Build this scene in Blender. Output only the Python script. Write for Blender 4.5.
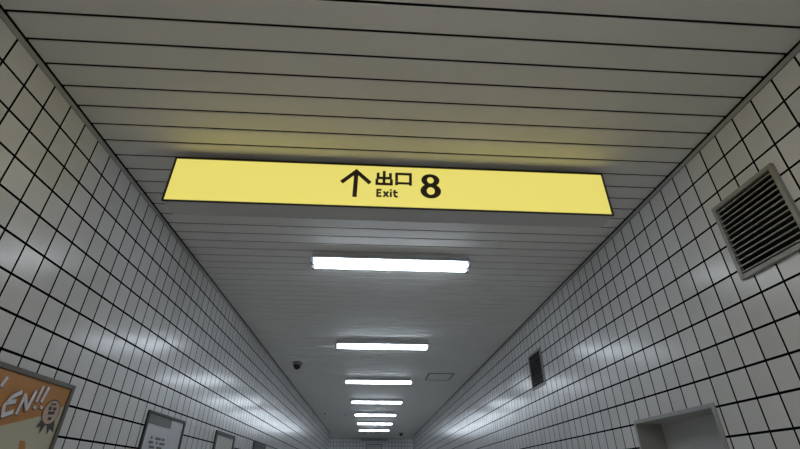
import bpy, bmesh, math
from mathutils import Vector, Matrix

for o in list(bpy.data.objects):
    bpy.data.objects.remove(o, do_unlink=True)
SC = bpy.context.scene
COL = SC.collection

# ------------------------------------------------------------------ scale: everything is laid out in tile modules
U = 0.125                 # one wall tile / one ceiling strip, metres
EYE = 1.70                # camera height, metres
def P(x, y, z):           # tile units seen from the camera -> metres
    return Vector((x*U, y*U, z*U + EYE))

XL, XR, ZC = -11.186, 13.076, 11.606      # left wall, right wall, ceiling
ZF = -EYE/U                               # floor
TOP = 11.36                               # top of the tiling
YB, YL, YR, YE = -45.0, 147.0, 158.0, 164.0   # back wall, ends of side walls, end wall

# ------------------------------------------------------------------ camera
F = 457.396; PITCH = 0.5795; YAW = 0.0696; ROLL = -0.0014
cam = bpy.data.cameras.new('camera'); camo = bpy.data.objects.new('camera', cam); COL.objects.link(camo)
fw = Vector((math.sin(YAW)*math.cos(PITCH), math.cos(YAW)*math.cos(PITCH), math.sin(PITCH)))
rt = Vector((math.cos(YAW), -math.sin(YAW), 0)); up = rt.cross(fw)
r2 = rt*math.cos(ROLL) + up*math.sin(ROLL); u2 = -rt*math.sin(ROLL) + up*math.cos(ROLL)
camo.matrix_world = Matrix(((r2.x, u2.x, -fw.x, 0), (r2.y, u2.y, -fw.y, 0), (r2.z, u2.z, -fw.z, EYE), (0, 0, 0, 1)))
cam.sensor_width = 36; cam.lens = F*36/800
cam.shift_x = -5.61/800; cam.shift_y = -41.69/800
cam.clip_start = 0.02; cam.clip_end = 100
SC.camera = camo

# ------------------------------------------------------------------ world and exposure
w = bpy.data.worlds.new('world'); SC.world = w; w.use_nodes = True
w.node_tree.nodes['Background'].inputs[0].default_value = (0.5, 0.55, 0.6, 1)
w.node_tree.nodes['Background'].inputs[1].default_value = 0.02
SC.view_settings.view_transform = 'Standard'; SC.view_settings.look = 'None'
SC.view_settings.gamma = 1; SC.view_settings.use_curve_mapping = False
SC.view_settings.exposure = 0.0
TUBE = 23.5               # radiance of the fluorescent tubes
SIGN = 0.95                # radiance of the lit sign face

# ------------------------------------------------------------------ materials
def lin(c):
    return tuple(((v/255)/12.92 if v/255 <= 0.04045 else ((v/255+0.055)/1.055)**2.4) for v in c) + (1,)
def mat(name, rgb, rough=0.5, metal=0.0, noise=0.0, scale=8.0, emit=None, strength=0.0, spec=0.5, bump=0.0):
    m = bpy.data.materials.new(name); m.use_nodes = True
    nt = m.node_tree; b = nt.nodes['Principled BSDF']
    b.inputs['Roughness'].default_value = rough; b.inputs['Metallic'].default_value = metal
    b.inputs['Specular IOR Level'].default_value = spec
    base = lin(rgb)
    if noise > 0 or bump > 0:
        tc = nt.nodes.new('ShaderNodeTexCoord'); nz = nt.nodes.new('ShaderNodeTexNoise')
        nz.inputs['Scale'].default_value = scale; nz.inputs['Detail'].default_value = 4
        nt.links.new(tc.outputs['Object'], nz.inputs['Vector'])
        if noise > 0:
            mx = nt.nodes.new('ShaderNodeMix'); mx.data_type = 'RGBA'
            mx.inputs[6].default_value = tuple(c*(1-noise) for c in base[:3]) + (1,)
            mx.inputs[7].default_value = tuple(min(1, c*(1+noise)) for c in base[:3]) + (1,)
            nt.links.new(nz.outputs['Fac'], mx.inputs[0]); nt.links.new(mx.outputs[2], b.inputs['Base Color'])
        else:
            b.inputs['Base Color'].default_value = base
        if bump > 0:
            bp = nt.nodes.new('ShaderNodeBump'); bp.inputs['Strength'].default_value = bump; bp.inputs['Distance'].default_value = 0.004
            nt.links.new(nz.outputs['Fac'], bp.inputs['Height']); nt.links.new(bp.outputs[0], b.inputs['Normal'])
    else:
        b.inputs['Base Color'].default_value = base
    if emit:
        b.inputs['Emission Color'].default_value = emit; b.inputs['Emission Strength'].default_value = strength
    return m

def tile_mat(name, u0, v0, tile=(216, 216, 215), grout=(12, 12, 13), gu=0.074, gv=0.078, size=U, rough=0.21):
    """Glazed wall tile: grid in object space, u along the wall, v up; dark grout; tiny tilt per tile."""
    m = bpy.data.materials.new(name); m.use_nodes = True
    nt = m.node_tree; N = nt.nodes; Lk = nt.links; b = N['Principled BSDF']
    def math_(op, a, c=None, d=None):
        n = N.new('ShaderNodeMath'); n.operation = op
        for i, v in enumerate((a, c, d)):
            if v is None: continue
            if isinstance(v, (int, float)): n.inputs[i].default_value = v
            else: Lk.new(v, n.inputs[i])
        return n.outputs[0]
    tc = N.new('ShaderNodeTexCoord'); sx = N.new('ShaderNodeSeparateXYZ'); Lk.new(tc.outputs['Object'], sx.inputs[0])
    gm = N.new('ShaderNodeNewGeometry'); sn = N.new('ShaderNodeSeparateXYZ'); Lk.new(gm.outputs['True Normal'], sn.inputs[0])
    ax = math_('ABSOLUTE', sn.outputs[0]); sel = math_('GREATER_THAN', ax, 0.5)
    az = math_('ABSOLUTE', sn.outputs[2]); selz = math_('GREATER_THAN', az, 0.5)
    inv = math_('SUBTRACT', 1.0, sel)
    u = math_('ADD', math_('MULTIPLY', sx.outputs[1], sel), math_('MULTIPLY', sx.outputs[0], inv))
    v = math_('ADD', math_('MULTIPLY', sx.outputs[1], selz), math_('MULTIPLY', sx.outputs[2], math_('SUBTRACT', 1.0, selz)))
    u = math_('DIVIDE', math_('SUBTRACT', u, u0), size); v = math_('DIVIDE', math_('SUBTRACT', v, v0), size)
    fu = math_('FRACT', u); fv = math_('FRACT', v)
    du = math_('MINIMUM', fu, math_('SUBTRACT', 1.0, fu)); dv = math_('MINIMUM', fv, math_('SUBTRACT', 1.0, fv))
    isu = math_('LESS_THAN', du, gu/2); isv = math_('LESS_THAN', dv, gv/2)
    isg = math_('MAXIMUM', isu, isv)
    # per tile random
    cb = N.new('ShaderNodeCombineXYZ'); Lk.new(math_('FLOOR', u), cb.inputs[0]); Lk.new(math_('FLOOR', v), cb.inputs[1])
    wn = N.new('ShaderNodeTexWhiteNoise'); wn.noise_dimensions = '3D'; Lk.new(cb.outputs[0], wn.inputs['Vector'])
    base = lin(tile)
    tone = math_('ADD', 0.95, math_('MULTIPLY', wn.outputs['Value'], 0.10))
    sc = N.new('ShaderNodeVectorMath'); sc.operation = 'SCALE'; sc.inputs[0].default_value = base[:3]; Lk.new(tone, sc.inputs['Scale'])
    mx = N.new('ShaderNodeMix'); mx.data_type = 'RGBA'; Lk.new(isg, mx.inputs[0]); Lk.new(sc.outputs[0], mx.inputs[6])
    mx.inputs[7].default_value = lin(grout); Lk.new(mx.outputs[2], b.inputs['Base Color'])
    Lk.new(math_('ADD', rough, math_('MULTIPLY', isg, 0.6)), b.inputs['Roughness'])
    Lk.new(math_('MULTIPLY', math_('SUBTRACT', 1.0, isg), 0.18), b.inputs['Specular IOR Level'])
    # height: rounded tile edge + slight tilt per tile
    e = math_('MINIMUM', math_('MULTIPLY', math_('SUBTRACT', math_('MINIMUM', du, dv), 0.02), 25.0), 1.0)
    e = math_('MAXIMUM', e, 0.0)
    sc2 = N.new('ShaderNodeSeparateColor'); Lk.new(wn.outputs['Color'], sc2.inputs[0])
    tu = math_('MULTIPLY', math_('SUBTRACT', sc2.outputs[0], 0.5), fu); tv = math_('MULTIPLY', math_('SUBTRACT', sc2.outputs[1], 0.5), fv)
    h = math_('ADD', math_('MULTIPLY', e, 0.0004), math_('MULTIPLY', math_('ADD', tu, tv), 0.0005))
    bp = N.new('ShaderNodeBump'); bp.inputs['Strength'].default_value = 1.0; bp.inputs['Distance'].default_value = 1.0
    Lk.new(h, bp.inputs['Height']); Lk.new(bp.outputs[0], b.inputs['Normal'])
    return m

M = {}
M['tile_l'] = tile_mat('glazed_tile_left', 10.102*U, EYE + 10.39*U)
M['tile_r'] = tile_mat('glazed_tile_right', 9.136*U, EYE + 10.377*U)
M['tile_e'] = tile_mat('glazed_tile_end', 0.0, EYE + 10.39*U, tile=(226, 226, 226), grout=(110, 112, 112))
M['floor'] = tile_mat('floor_tile', 0.0, 0.0, tile=(228, 226, 220), grout=(170, 168, 164), gu=0.01, gv=0.01, size=0.3, rough=0.35)
M['strip'] = mat('painted_ceiling_strip', (230, 229, 226), 0.6, 0.0, noise=0.03, scale=3.0)
M['void'] = mat('ceiling_gap', (14, 14, 14), 0.9)
M['trim'] = mat('aluminium_edge_trim', (168, 168, 166), 0.4, 0.2)
M['sign_face'] = mat('lit_yellow_acrylic', (120, 114, 50), 0.35, emit=lin((230, 217, 112)), strength=SIGN)
M['sign_edge'] = mat('lit_face_rim', (240, 230, 140), 0.35, emit=lin((247, 236, 132)), strength=SIGN)
M['sign_box'] = mat('brushed_dark_metal', (205, 204, 204), 0.4, 0.1, noise=0.08, scale=5)
M['sign_frame'] = mat('dark_sign_frame', (58, 52, 44), 0.45, 0.4)
M['ink'] = mat('sign_lettering', (48, 26, 20), 0.6)
M['tube'] = mat('fluorescent_tube', (240, 240, 240), 0.3, emit=(0.80, 0.895, 1.0, 1), strength=TUBE)
M['added_tube_warm'] = mat('added_light_warm_tube', (240, 240, 235), 0.3, emit=(1.0, 0.95, 0.90, 1), strength=TUBE*0.85)  # tubes of the added unseen lights, warm to tint the near end
M['housing'] = mat('white_enamel_housing', (225, 228, 230), 0.35)
M['socket'] = mat('lamp_socket', (150, 152, 156), 0.5)
M['black'] = mat('black_cavity', (9, 9, 10), 0.8)
M['vent'] = mat('grey_vent_paint', (150, 148, 143), 0.5, 0.2)
M['blade'] = mat('grey_vent_blades', (118, 117, 114), 0.5, 0.2)
M['steel'] = mat('steel_door_frame', (165, 167, 165), 0.35, 0.3)
M['door'] = mat('grey_door_paint', (190, 192, 193), 0.45, noise=0.02)
M['chrome'] = mat('satin_chrome', (180, 180, 182), 0.25, 1.0)
M['poster_frame'] = mat('grey_poster_frame', (98, 93, 86), 0.4, 0.5)
M['orange'] = mat('poster_orange', (186, 126, 50), 0.5, noise=0.12, scale=14)
M['cream'] = mat('poster_cream', (188, 184, 158), 0.5)
M['letter'] = mat('poster_white_lettering', (222, 222, 228), 0.5)
M['letter_edge'] = mat('poster_letter_shadow', (120, 70, 34), 0.5)
M['badge'] = mat('badge_pink', (192, 160, 136), 0.5)
M['badge_ink'] = mat('badge_ink', (44, 38, 36), 0.5)
M['dark_frame'] = mat('dark_notice_frame', (30, 31, 32), 0.5, 0.1)
M['olive'] = mat('olive_header', (92, 94, 86), 0.5)
M['paper'] = mat('white_notice_paper', (196, 200, 202), 0.5)
M['paper2'] = mat('cream_notice_paper', (194, 192, 184), 0.5)
M['violet'] = mat('violet_notice', (96, 92, 122), 0.5)
M['glass_dark'] = mat('smoked_dome', (14, 14, 16), 0.08)
M['cam_white'] = mat('camera_base_grey', (130, 130, 128), 0.4)
M['panel_white'] = mat('unlit_panel', (170, 174, 176), 0.4)

# ------------------------------------------------------------------ helpers (coordinates in tile units)
def bm_new(): return bmesh.new()
def box(bm, x0, x1, y0, y1, z0, z1, mi=0):
    vs = [bm.verts.new(P(x, y, z)) for x in (x0, x1) for y in (y0, y1) for z in (z0, z1)]
    for f in ((0, 1, 3, 2), (4, 6, 7, 5), (0, 4, 5, 1), (2, 3, 7, 6), (0, 2, 6, 4), (1, 5, 7, 3)):
        bm.faces.new([vs[i] for i in f]).material_index = mi
def hexa(bm, pts):        # eight points, order x,y,z binary
    vs = [bm.verts.new(P(*p)) for p in pts]
    for f in ((0, 1, 3, 2), (4, 6, 7, 5), (0, 4, 5, 1), (2, 3, 7, 6), (0, 2, 6, 4), (1, 5, 7, 3)):
        bm.faces.new([vs[i] for i in f])
def prism(bm, poly, to3, a, b):   # polygon in (p,q), extruded from depth a to b through to3(p,q,d)
    v0 = [bm.verts.new(P(*to3(p, q, a))) for p, q in poly]; v1 = [bm.verts.new(P(*to3(p, q, b))) for p, q in poly]
    n = len(poly)
    bm.faces.new(v0); bm.faces.new(list(reversed(v1)))
    for i in range(n): bm.faces.new((v0[i], v1[i], v1[(i+1) % n], v0[(i+1) % n]))
def stroke(bm, pts, wd, to3, a, b, w2=None):
    """polyline of given width as one mitred ribbon with thickness"""
    pts = [Vector(p) for p in pts]; n = len(pts); Lf = []; Rt = []
    for i in range(n):
        if i == 0: d = (pts[1]-pts[0]).normalized(); k = 1
        elif i == n-1: d = (pts[-1]-pts[-2]).normalized(); k = 1
        else:
            d1 = (pts[i]-pts[i-1]).normalized(); d2 = (pts[i+1]-pts[i]).normalized()
            d = (d1+d2).normalized(); k = min(2.0, 1/max(0.3, d.dot(d1)))
        nn = Vector((-d.y, d.x)); ww = wd if w2 is None else wd + (w2-wd)*i/(n-1)
        Lf.append(pts[i]+nn*ww/2*k); Rt.append(pts[i]-nn*ww/2*k)
    for i in range(n-1):
        prism(bm, [Lf[i][:], Rt[i][:], Rt[i+1][:], Lf[i+1][:]], to3, a, b)
def ring(bm, c, rx, ry, tx, ty, to3, a, b, n=32):
    for i in range(n):
        t0 = 2*math.pi*i/n; t1 = 2*math.pi*(i+1)/n
        f = lambda t, k: (c[0]+(rx-k*tx)*math.cos(t), c[1]+(ry-k*ty)*math.sin(t))
        prism(bm, [f(t0, 0), f(t1, 0), f(t1, 1), f(t0, 1)], to3, a, b)
def ellipse(c, rx, ry, rot=0, n=28):
    cr, sr = math.cos(rot), math.sin(rot)
    return [(c[0]+rx*math.cos(t)*cr-ry*math.sin(t)*sr, c[1]+rx*math.cos(t)*sr+ry*math.sin(t)*cr) for t in [2*math.pi*i/n for i in range(n)]]
def lathe(bm, cx, cy, prof, n=32):      # prof: (radius, z), from top to bottom
    rings = []
    for r, z in prof:
        rings.append([bm.verts.new(P(cx+r*math.cos(2*math.pi*i/n), cy+r*math.sin(2*math.pi*i/n), z)) for i in range(n)])
    for a, b in zip(rings, rings[1:]):
        for i in range(n): bm.faces.new((a[i], a[(i+1) % n], b[(i+1) % n], b[i]))
    bm.faces.new(rings[0]); bm.faces.new(list(reversed(rings[-1])))
def cyl_x(bm, x0, x1, cy, cz, r, n=14):
    a = [bm.verts.new(P(x0, cy+r*math.cos(2*math.pi*i/n), cz+r*math.sin(2*math.pi*i/n))) for i in range(n)]
    b = [bm.verts.new(P(x1, cy+r*math.cos(2*math.pi*i/n), cz+r*math.sin(2*math.pi*i/n))) for i in range(n)]
    for i in range(n): bm.faces.new((a[i], a[(i+1) % n], b[(i+1) % n], b[i])).smooth = True
    bm.faces.new(a); bm.faces.new(b)

def obj(name, bm, mats, parent=None, bevel=0.0, smooth=False):
    bmesh.ops.recalc_face_normals(bm, faces=bm.faces[:])
    off = Vector((0, 0, 0)); q = parent
    while q: off += q.location; q = q.parent
    for v in bm.verts: v.co -= off
    me = bpy.data.meshes.new(name); bm.to_mesh(me); bm.free()
    for m in (mats if isinstance(mats, (list, tuple)) else [mats]): me.materials.append(m)
    if smooth:
        for p in me.polygons: p.use_smooth = True
    o = bpy.data.objects.new(name, me); COL.objects.link(o)
    if parent: o.parent = parent
    if bevel > 0:
        b = o.modifiers.new('bevel', 'BEVEL'); b.width = bevel; b.segments = 2; b.limit_method = 'ANGLE'
    return o
def thing(name, label, cat, loc, group=None):
    o = bpy.data.objects.new(name, None); COL.objects.link(o); o.location = P(*loc)
    o.empty_display_size = 0.1
    o['label'] = label; o['category'] = cat
    if group: o['group'] = group
    return o
def struct(name, bm, mats, bevel=0.0, parent=None):
    o = obj(name, bm, mats, parent, bevel)
    if not parent: o['kind'] = 'structure'
    return o
def copy_tree(o, parent=None):
    c = o.copy(); COL.objects.link(c)
    if parent: c.parent = parent
    for ch in [k for k in bpy.data.objects if k.parent == o and k != c]: copy_tree(ch, c)
    return c

# ================================================================== setting
T = 1.6        # wall thickness
# left wall, runs to the side passage
bm = bm_new()
box(bm, XL-T, XL, YB, YL, ZF, TOP)
struct('wall_left', bm, M['tile_l'])
bm = bm_new(); box(bm, XL-30, XL-T, YL-T, YL, ZF, ZC)
struct('wall_left_passage', bm, M['tile_l'])
# right wall with the doorway opening
DY0, DY1, DZ = 18.35, 24.6, 2.53
VENTS = [(11.5, 14.62, 5.97, 8.88), (36.25, 39.4, 6.15, 8.85)]
HOLES = sorted([(y0+.1, y1-.1, z0+.1, z1-.1) for y0, y1, z0, z1 in VENTS] + [(DY0, DY1, ZF, DZ)])
bm = bm_new(); ylast = YB
for h0, h1, g0, g1 in HOLES:
    box(bm, XR, XR+T, ylast, h0, ZF, TOP); box(bm, XR, XR+T, h0, h1, g1, TOP)
    if g0 > ZF: box(bm, XR, XR+T, h0, h1, ZF, g0)
    ylast = h1
box(bm, XR, XR+T, ylast, YR, ZF, TOP)
struct('wall_right', bm, M['tile_r'])
bm = bm_new(); box(bm, XR+T, XR+28, YR-T, YR, ZF, ZC)
struct('wall_right_passage', bm, M['tile_r'])
bm = bm_new(); box(bm, XL-32, XR+30, YE, YE+T, ZF, ZC+.5)
struct('wall_end', bm, M['tile_e'])
bm = bm_new(); box(bm, XL-32, XL-30, YL-T, YE, ZF, ZC+.5)
struct('wall_far_left', bm, M['tile_e'])
bm = bm_new(); box(bm, XR+28, XR+30, YR-T, YE, ZF, ZC+.5)
struct('wall_far_right', bm, M['tile_e'])
bm = bm_new(); box(bm, XL-T, XR+T, YB-T, YB, ZF, ZC+.5)
struct('wall_back', bm, M['tile_e'])
bm = bm_new(); box(bm, XL-32, XR+30, YB-T, YE+T, ZF-1.5, ZF)
struct('floor', bm, M['floor'])
# ceiling: narrow strips with open dark joints, dark void above
SP, S0, G = 1.0125, 9.2745, 0.085
bm = bm_new()
i = math.ceil((YB-S0)/SP)
while S0 + i*SP < YE:
    ya = S0 + i*SP + G/2; yb = min(S0 + (i+1)*SP - G/2, YE-0.02)
    xa, xb = XL+0.06, XR-0.06
    if ya > YL-1: xa = XL-30
    if ya > YR-1: xb = XR+28
    # strip with turned-up rounded edges
    prof = [(ya, ZC+.22), (ya, ZC+.03), (ya+.02, ZC), (yb-.02, ZC), (yb, ZC+.05), (yb, ZC+.22)]
    a = [bm.verts.new(P(xa, y, z)) for y, z in prof]; b = [bm.verts.new(P(xb, y, z)) for y, z in prof]
    for k in range(len(prof)-1): bm.faces.new((a[k], b[k], b[k+1], a[k+1])).material_index = 1 if k in (0, 4) else 0
    bm.faces.new(a); bm.faces.new(b)
    i += 1
box(bm, XL-32, XR+30, YB-T, YE+T, ZC+.22, ZC+1.0, 1)
struct('ceiling', bm, [M['strip'], M['void']])
# light metal angle between tiling and ceiling
bm = bm_new(); box(bm, XL-T, XL+.03, YB, YL, TOP, ZC-.07)
struct('trim_1', bm, M['trim'])
bm = bm_new(); box(bm, XR-.03, XR+T, YB, YR, TOP, ZC-.07)
struct('trim_2', bm, M['trim'])
# doorway recess in the right wall: steel frame and set-back door leaf
bm = bm_new(); XD = XR + 1.23
fwid = .16
box(bm, XR-.08, XD, DY0, DY0+fwid, ZF, DZ)
box(bm, XR-.08, XD, DY1-fwid, DY1, ZF, DZ)
box(bm, XR-.08, XD, DY0+fwid, DY1-fwid, DZ-fwid, DZ)
d1 = struct('door_1', bm, M['steel'], 0.002)
bm = bm_new(); box(bm, XD, XD+.3, DY0+.02, DY1-.02, ZF, DZ-.02); obj('door_leaf', bm, M['door'], d1)
bm = bm_new(); box(bm, XD-.35, XD-.25, DY0+.7, DY0+1.6, -5.2, -5.0); box(bm, XD-.3, XD, DY0+.7, DY0+.82, -5.2, -5.0)
obj('door_handle', bm, M['chrome'], d1, 0.002)
# door at the far end
bm = bm_new()
box(bm, -1.1, -.8, YE-.4, YE, ZF, 10.0); box(bm, 3.7, 4.0, YE-.4, YE, ZF, 10.0); box(bm, -.8, 3.7, YE-.4, YE, 9.7, 10.0)
d2 = struct('door_2', bm, M['vent'])
bm = bm_new(); box(bm, -.8, 3.7, YE-.12, YE, ZF, 9.7); obj('door_leaf', bm, M['door'], d2)

# ================================================================== the lit exit sign
SY0, SY1 = 16.0, 17.15
sx0, sx1, sz0, sz1 = -8.46, 9.76, 9.26, 11.31
sign = thing('exit_sign', 'long lit yellow box sign with arrow and exit 8 lettering, hung across the ceiling', 'sign', ((sx0+sx1)/2, (SY0+SY1)/2, sz0))
bm = bm_new(); box(bm, sx0, sx1, SY0+.04, SY1, sz0, sz1); obj('housing', bm, M['sign_box'], sign, 0.003)
fr = .05
bm = bm_new()
box(bm, sx0-.02, sx0+fr, SY0-.04, SY0+.04, sz0-.02, sz1+.02); box(bm, sx1-fr, sx1+.02, SY0-.04, SY0+.04, sz0-.02, sz1+.02)
box(bm, sx0+fr, sx1-fr, SY0-.04, SY0+.04, sz0-.02, sz0+fr*.6); box(bm, sx0+fr, sx1-fr, SY0-.04, SY0+.04, sz1-fr*.6, sz1+.02)
obj('frame', bm, M['sign_frame'], sign)
bm = bm_new(); box(bm, sx0+fr, sx1-fr, SY0, SY0+.04, sz0+fr*.6, sz1-fr*.6); face = obj('face_panel', bm, M['sign_face'], sign)
for xm in (-6.2, 7.5):
    bm = bm_new(); box(bm, xm-.35, xm+.35, SY0+.4, SY1-.2, sz1, ZC); obj('mounting_bracket', bm, M['sign_frame'], sign)
ts = lambda p, q, d: (p, d, q)
A0, A1 = SY0-.012, SY0
bm = bm_new()
stroke(bm, [(-.96, 10.95), (-.975, 9.72)], .18, ts, A0, A1)
stroke(bm, [(-1.55, 10.41), (-.96, 10.985), (-.365, 10.41)], .17, ts, A0-.003, A1)
obj('arrow', bm, M['ink'], sign)
bm = bm_new(); sw = .12
stroke(bm, [(.21, 11.05), (.21, 10.40)], sw, ts, A0, A1)
stroke(bm, [(-.045, 10.95), (-.045, 10.69), (.475, 10.69), (.475, 10.95)], sw, ts, A0-.003, A1)
stroke(bm, [(-.085, 10.63), (-.085, 10.395), (.52, 10.395), (.52, 10.63)], sw, ts, A0-.003, A1)
obj('kanji_character', bm, M['ink'], sign)
bm = bm_new()
stroke(bm, [(.735, 10.36), (.735, 10.93), (1.32, 10.93), (1.32, 10.36)], sw, ts, A0, A1)
stroke(bm, [(.735, 10.46), (1.32, 10.46)], sw*.9, ts, A0-.003, A1)
obj('kanji_character', bm, M['ink'], sign)
bm = bm_new(); sw = .085
stroke(bm, [(.12, 10.10), (-.05, 10.10), (-.05, 9.80), (.125, 9.80)], sw, ts, A0, A1); stroke(bm, [(-.05, 9.955), (.1, 9.955)], sw*.9, ts, A0-.003, A1)
obj('latin_letter', bm, M['ink'], sign)
bm = bm_new(); stroke(bm, [(.205, 10.03), (.40, 9.77)], sw, ts, A0, A1); stroke(bm, [(.40, 10.03), (.205, 9.77)], sw, ts, A0-.003, A1)
obj('latin_letter', bm, M['ink'], sign)
bm = bm_new(); stroke(bm, [(.505, 10.03), (.505, 9.77)], sw, ts, A0, A1); stroke(bm, [(.505, 10.14), (.505, 10.075)], sw*1.1, ts, A0, A1)
obj('latin_letter', bm, M['ink'], sign)
bm = bm_new(); stroke(bm, [(.66, 10.12), (.66, 9.85), (.70, 9.80), (.79, 9.80)], sw, ts, A0, A1); stroke(bm, [(.585, 10.0), (.79, 10.0)], sw*.85, ts, A0-.003, A1)
obj('latin_letter', bm, M['ink'], sign)
bm = bm_new()
ring(bm, (2.165, 10.665), .385, .31, .24, .15, ts, A0, A1); ring(bm, (2.165, 10.13), .43, .355, .26, .165, ts, A0-.003, A1)
obj('numeral', bm, M['ink'], sign)

# ================================================================== fluorescent ceiling lights
def make_light(cx, cy, half, label, tube='tube'):
    t = thing('ceiling_light', label, 'light', (cx, cy, ZC), 'fluorescent lights along the ceiling')
    x0, x1 = cx-half, cx+half
    bm = bm_new()                         # trapezoid body
    hexa(bm, [(x0, cy-.42, ZC), (x0, cy-.2, ZC-.45), (x0, cy+.42, ZC), (x0, cy+.2, ZC-.45),
              (x1, cy-.42, ZC), (x1, cy-.2, ZC-.45), (x1, cy+.42, ZC), (x1, cy+.2, ZC-.45)])
    obj('housing', bm, M['housing'], t, 0.003)
    for s in (-1, 1):                     # folded side reflectors
        bm = bm_new(); p = [(cy+s*.45, ZC), (cy+s*.45, ZC-.06), (cy+s*.78, ZC-.40), (cy+s*.80, ZC-.38), (cy+s*.5, ZC-.05), (cy+s*.5, ZC)]
        prism(bm, p, lambda a, b, d: (d, a, b), x0, x1); obj('side_reflector', bm, M['housing'], t)
    for s in (-1, 1):
        bm = bm_new(); cyl_x(bm, x0+.12, x1-.12, cy+s*.38, ZC-.5, .10); obj('tube', bm, M[tube], t)
        for e in (-1, 1):
            xa = x0-.08 if e < 0 else x1-.12
            bm = bm_new(); box(bm, xa, xa+.2, cy+s*.42-.14, cy+s*.42+.14, ZC-.64, ZC-.2); obj('lamp_socket', bm, M['socket'], t, 0.003)
    return t
LS = [(.93, 26.3, 4.78, 'large fluorescent ceiling light nearest behind the yellow sign'),
      (.93, 46.5, 4.5, 'second fluorescent ceiling light beyond the yellow sign'),
      (.95, 65.6, 4.42, 'third fluorescent ceiling light, level with the ceiling hatch'),
      (1.0, 84.1, 4.25, 'fourth fluorescent ceiling light, between the third and three smaller-looking ones'),
      (1.0, 101.3, 4.10, 'fifth fluorescent ceiling light, third from the far end'),
      (1.05, 117.6, 4.0, 'sixth fluorescent ceiling light, second from the far end'),
      (1.08, 133.8, 3.9, 'last and smallest-looking fluorescent ceiling light, by the end wall')]
for a in LS: make_light(*a)
make_light(.95, 2.6, 4.78, 'added unseen fluorescent ceiling light on the lettered side of the yellow sign', 'added_tube_warm')  # this and the next three are added out of view to brighten the near end
make_light(.95, -7.0, 4.78, 'added unseen fluorescent ceiling light second before the lettered side of the sign', 'added_tube_warm')
make_light(.95, -17.0, 4.78, 'added unseen fluorescent ceiling light third before the lettered side of the sign', 'added_tube_warm')
make_light(.95, -33.0, 4.5, 'added unseen fluorescent ceiling light nearest to the back wall', 'added_tube_warm')
make_light(-22.0, 155.5, 4.78, 'added hidden fluorescent ceiling light in the side passage turning left at the far end')  # both passage lights are added, hidden from the camera, to light the end wall
make_light(25.0, 161.0, 4.78, 'added hidden fluorescent ceiling light in the side passage turning right at the far end')

# ================================================================== wall vents
def make_vent(y0, y1, z0, z1, d, blade, label):
    t = thing('wall_vent', label, 'vent', (XR, (y0+y1)/2, z0), 'louvred vents on the right wall')
    X0 = XR-d; f = .17
    bm = bm_new()
    box(bm, X0, XR, y0, y0+f, z0, z1); box(bm, X0, XR, y1-f, y1, z0, z1)
    box(bm, X0, XR, y0+f, y1-f, z0, z0+f); box(bm, X0, XR, y0+f, y1-f, z1-f, z1)
    obj('frame', bm, M['vent'], t, 0.002)
    bm = bm_new(); e = .1                       # black duct set into the wall
    box(bm, XR+1.3, XR+1.36, y0+e, y1-e, z0+e, z1-e)
    box(bm, XR, XR+1.3, y0+e, y0+e+.04, z0+e, z1-e); box(bm, XR, XR+1.3, y1-e-.04, y1-e, z0+e, z1-e)
    box(bm, XR, XR+1.3, y0+e+.04, y1-e-.04, z0+e, z0+e+.04); box(bm, XR, XR+1.3, y0+e+.04, y1-e-.04, z1-e-.04, z1-e)
    obj('duct', bm, M['black'], t)
    n = 13; pitch = (z1-z0-2*f)/n
    for k in range(n):
        z = z0+f+pitch*(k+.3); bm = bm_new()
        hexa(bm, [(X0+.03, y0+f, z), (X0+.03, y0+f, z+.04), (X0+.03, y1-f, z), (X0+.03, y1-f, z+.04),
                  (X0+.15, y0+f, z+.03), (X0+.15, y0+f, z+.055), (X0+.15, y1-f, z+.03), (X0+.15, y1-f, z+.055)])
        obj('louvre_blade', bm, blade, t)
make_vent(*VENTS[0], .14, M['vent'], 'large square grey louvred vent on the tiled wall nearest the camera')
make_vent(*VENTS[1], .08, M['dark_frame'], 'small-looking dark louvred vent farther along the right tiled wall')

# ================================================================== advertising poster on the left wall
XP = XL + .13
tp = lambda p, q, d: (XP + d, p, q)
po = thing('poster', 'orange and cream framed poster with white slanted lettering on left tiled wall', 'poster', (XL, 14.2, -5.0))
PY0, PY1, PZ0, PZ1 = 8.6, 19.27, -4.6, 3.02
bm = bm_new(); f = .19
box(bm, XL, XP+.06, PY0, PY0+f, PZ0, PZ1); box(bm, XL, XP+.06, PY1-f, PY1, PZ0, PZ1)
box(bm, XL, XP+.06, PY0+f, PY1-f, PZ0, PZ0+f); box(bm, XL, XP+.06, PY0+f, PY1-f, PZ1-f*.8, PZ1)
obj('frame', bm, M['poster_frame'], po, 0.002)
bm = bm_new(); box(bm, XL, XP, PY0+f, PY1-f, PZ0+f, PZ1-f*.8); obj('paper', bm, M['cream'], po)
bm = bm_new()
prism(bm, [(PY0+f, PZ1-f*.8), (PY1-f, PZ1-f*.8), (PY1-f, 2.33), (18.07, 1.90), (16.27, 1.43), (12.5, .6), (PY0+f, .3)], tp, 0, .006)
prism(bm, [(17.42, 1.12), (17.68, 1.12), (17.8, .95), (18.1, .2), (17.3, .2), (17.5, .9)], tp, 0, .006)
obj('orange_field', bm, M['orange'], po)
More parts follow.
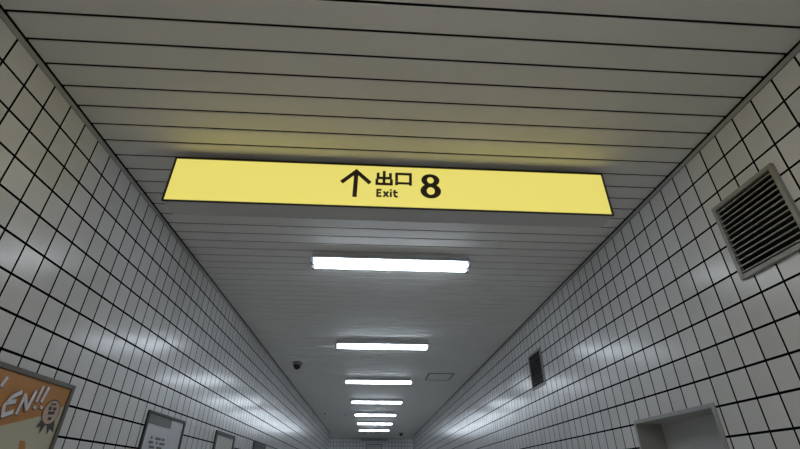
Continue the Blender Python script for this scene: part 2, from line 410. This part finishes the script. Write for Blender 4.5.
GLYPHS = [('letter', [([(16.54, 2.40), (16.20, 2.22), (16.0, 1.93)], 1), ([(15.99, 1.96), (16.12, 1.66)], 1), ([(16.08, 1.68), (16.48, 1.84)], 1), ([(16.04, 2.02), (16.40, 2.12)], 1)]),
          ('letter', [([(16.68, 1.78), (16.74, 2.38)], 1), ([(16.71, 2.37), (17.08, 1.94)], 1), ([(17.04, 1.94), (17.16, 2.54)], 1)]),
          ('exclamation_mark', [([(17.45, 2.72), (17.40, 2.22)], 1), ([(17.43, 2.11), (17.415, 2.03)], 1.2)]),
          ('exclamation_mark', [([(17.76, 2.74), (17.65, 2.25)], 1), ([(17.75, 2.15), (17.735, 2.07)], 1.2)]),
          ('brush_stroke', [([(15.64, 2.68), (15.53, 2.40)], 1)])]
for nm, sts in GLYPHS:
    bm = bm_new()
    for q, (pts, k) in enumerate(sts): stroke(bm, pts, .125*k, tp, .03+.006*q, .04+.008*q)
    g = obj(nm, bm, M['letter'], po)
    bm = bm_new()
    for q, (pts, k) in enumerate(sts): stroke(bm, [(y+.035, z-.03) for y, z in pts], .155*k, tp, .006, .012+.006*q)
    obj('drop_shadow', bm, M['letter_edge'], g)
bm = bm_new()
prism(bm, [(18.10, 1.80), (17.92, 1.52), (18.14, 1.60), (18.22, 1.37), (18.42, 1.72)], tp, .006, .012)
prism(bm, [(18.42, 1.72), (18.64, 1.38), (18.70, 1.56), (18.95, 1.47), (18.80, 1.86)], tp, .006, .012)
prism(bm, ellipse((18.42, 2.04), .47, .40, .12), tp, .006, .014)
bd = obj('rosette', bm, M['badge_ink'], po)
bm = bm_new(); prism(bm, ellipse((18.42, 2.04), .43, .36, .12), tp, .014, .018); obj('rosette_disc', bm, M['badge'], bd)
bm = bm_new()
for (a, b, w_) in [((18.24, 2.27), (18.54, 2.30), .06), ((18.20, 2.14), (18.36, 2.16), .12), ((18.44, 2.15), (18.64, 2.17), .10), ((18.26, 2.0), (18.62, 2.04), .10), ((18.36, 1.84), (18.56, 1.86), .10)]:
    stroke(bm, [a, b], w_, tp, .018, .021)
obj('rosette_marks', bm, M['badge_ink'], bd)

# ================================================================== framed notices farther along the left wall
def board(name, label, y0, y1, z0, z1, fw_, paper, frame):
    t = thing(name, label, 'notice board', (XL, (y0+y1)/2, z0), 'framed notices on the left wall')
    bm = bm_new(); X1 = XL+.1
    box(bm, XL, X1, y0, y0+fw_, z0, z1); box(bm, XL, X1, y1-fw_, y1, z0, z1)
    box(bm, XL, X1, y0+fw_, y1-fw_, z0, z0+fw_*.6); box(bm, XL, X1, y0+fw_, y1-fw_, z1-fw_*.6, z1)
    obj('frame', bm, frame, t, 0.002)
    bm = bm_new(); box(bm, XL, XL+.04, y0+fw_, y1-fw_, z0+fw_*.6, z1-fw_*.6); obj('sheet', bm, paper, t)
    return t
tq = lambda p, q, d: (XL + .04 + d, p, q)
n1 = board('notice_board', 'framed white notice with dark grey header strip beside the orange poster', 26.4, 31.9, -5, 3.08, .22, M['paper'], M['dark_frame'])
bm = bm_new(); prism(bm, [(26.68, 2.91), (29.75, 2.91), (29.75, 2.52), (26.68, 2.52)], tq, 0, .03); obj('header_strip', bm, M['olive'], n1)
bm = bm_new()
for r_, (zz, segs) in enumerate([(1.98, [(27.5, 27.7), (28.1, 28.8), (29.0, 29.3)]), (1.78, [(27.4, 27.9), (28.3, 28.5), (28.8, 29.5)]), (1.58, [(27.6, 28.2), (28.5, 29.2)]), (1.4, [(27.5, 27.8), (28.1, 28.4), (28.7, 29.2)])]):
    for a, b in segs: prism(bm, [(a, zz), (b, zz), (b, zz-.11), (a, zz-.11)], tq, 0, .02)
obj('printed_marks', bm, M['olive'], n1)
board('notice_board', 'narrow framed cream notice with thin dark frame, third frame along left wall', 38.6, 44.2, -5, 3.2, .42, M['paper2'], M['dark_frame'])
n3 = board('notice_board', 'farthest dark framed notice on the left wall, black top over violet sheet', 51.6, 57.6, -5, 3.32, .5, M['violet'], M['dark_frame'])
bm = bm_new(); prism(bm, [(52.1, 3.02), (57.1, 3.02), (57.1, 2.6), (52.1, 2.6)], tq, 0, .03); obj('header_strip', bm, M['dark_frame'], n3)

# ================================================================== ceiling odds and ends
def dome(cx, cy, label):
    t = thing('dome_camera', label, 'camera', (cx, cy, ZC), 'dome cameras on the ceiling')
    bm = bm_new(); lathe(bm, cx, cy, [(.50, ZC), (.56, ZC-.08), (.56, ZC-.26), (.50, ZC-.32)]); obj('base', bm, M['cam_white'], t, 0, True)
    bm = bm_new(); lathe(bm, cx, cy, [(.45*math.cos(a), ZC-.32-.5*math.sin(a)) for a in [i*math.pi/2/8*.98 for i in range(9)]]); obj('dark_dome', bm, M['glass_dark'], t, 0, True)
dome(-8.6, 56.2, 'small black dome camera on the ceiling near the left wall')
dome(8.75, 145.5, 'tiny distant dark dome camera on the ceiling by the right wall end')
def detector(cx, cy, label):
    t = thing('smoke_detector', label, 'detector', (cx, cy, ZC), 'small round ceiling detectors')
    bm = bm_new(); lathe(bm, cx, cy, [(.30, ZC), (.33, ZC-.08), (.28, ZC-.16)]); obj('base', bm, M['housing'], t, 0, True)
    bm = bm_new(); lathe(bm, cx, cy, [(.18, ZC-.16), (.18, ZC-.24), (.1, ZC-.3)]); obj('sensor', bm, M['socket'], t, 0, True)
detector(-4.95, 104.3, 'small round ceiling detector just left of the far lights')
detector(-9.0, 102.3, 'small round ceiling detector close to the left wall far along')
hp = thing('ceiling_hatch', 'flat rectangular inspection hatch in the ceiling right of the third light', 'hatch', (8.85, 63.8, ZC))
bm = bm_new(); hx0, hx1, hy0, hy1 = 7.2, 10.5, 61.6, 66.1
box(bm, hx0, hx0+.14, hy0, hy1, ZC-.06, ZC); box(bm, hx1-.14, hx1, hy0, hy1, ZC-.06, ZC)
box(bm, hx0+.14, hx1-.14, hy0, hy0+.14, ZC-.06, ZC); box(bm, hx0+.14, hx1-.14, hy1-.14, hy1, ZC-.06, ZC)
obj('frame', bm, M['olive'], hp)
bm = bm_new(); box(bm, hx0+.14, hx1-.14, hy0+.14, hy1-.14, ZC-.03, ZC); obj('panel', bm, M['strip'], hp)
# unlit white panel on the end wall
ep = thing('unlit_wall_sign', 'pale unlit rectangular sign box high on the far end wall', 'sign', (1.5, YE, 10.75))
bm = bm_new(); box(bm, -2.6, 5.65, YE-.9, YE, 10.8, 11.45); obj('housing', bm, M['vent'], ep, 0.003)
bm = bm_new(); box(bm, -2.4, 5.45, YE-.95, YE-.9, 10.9, 11.38); obj('face_panel', bm, M['panel_white'], ep)
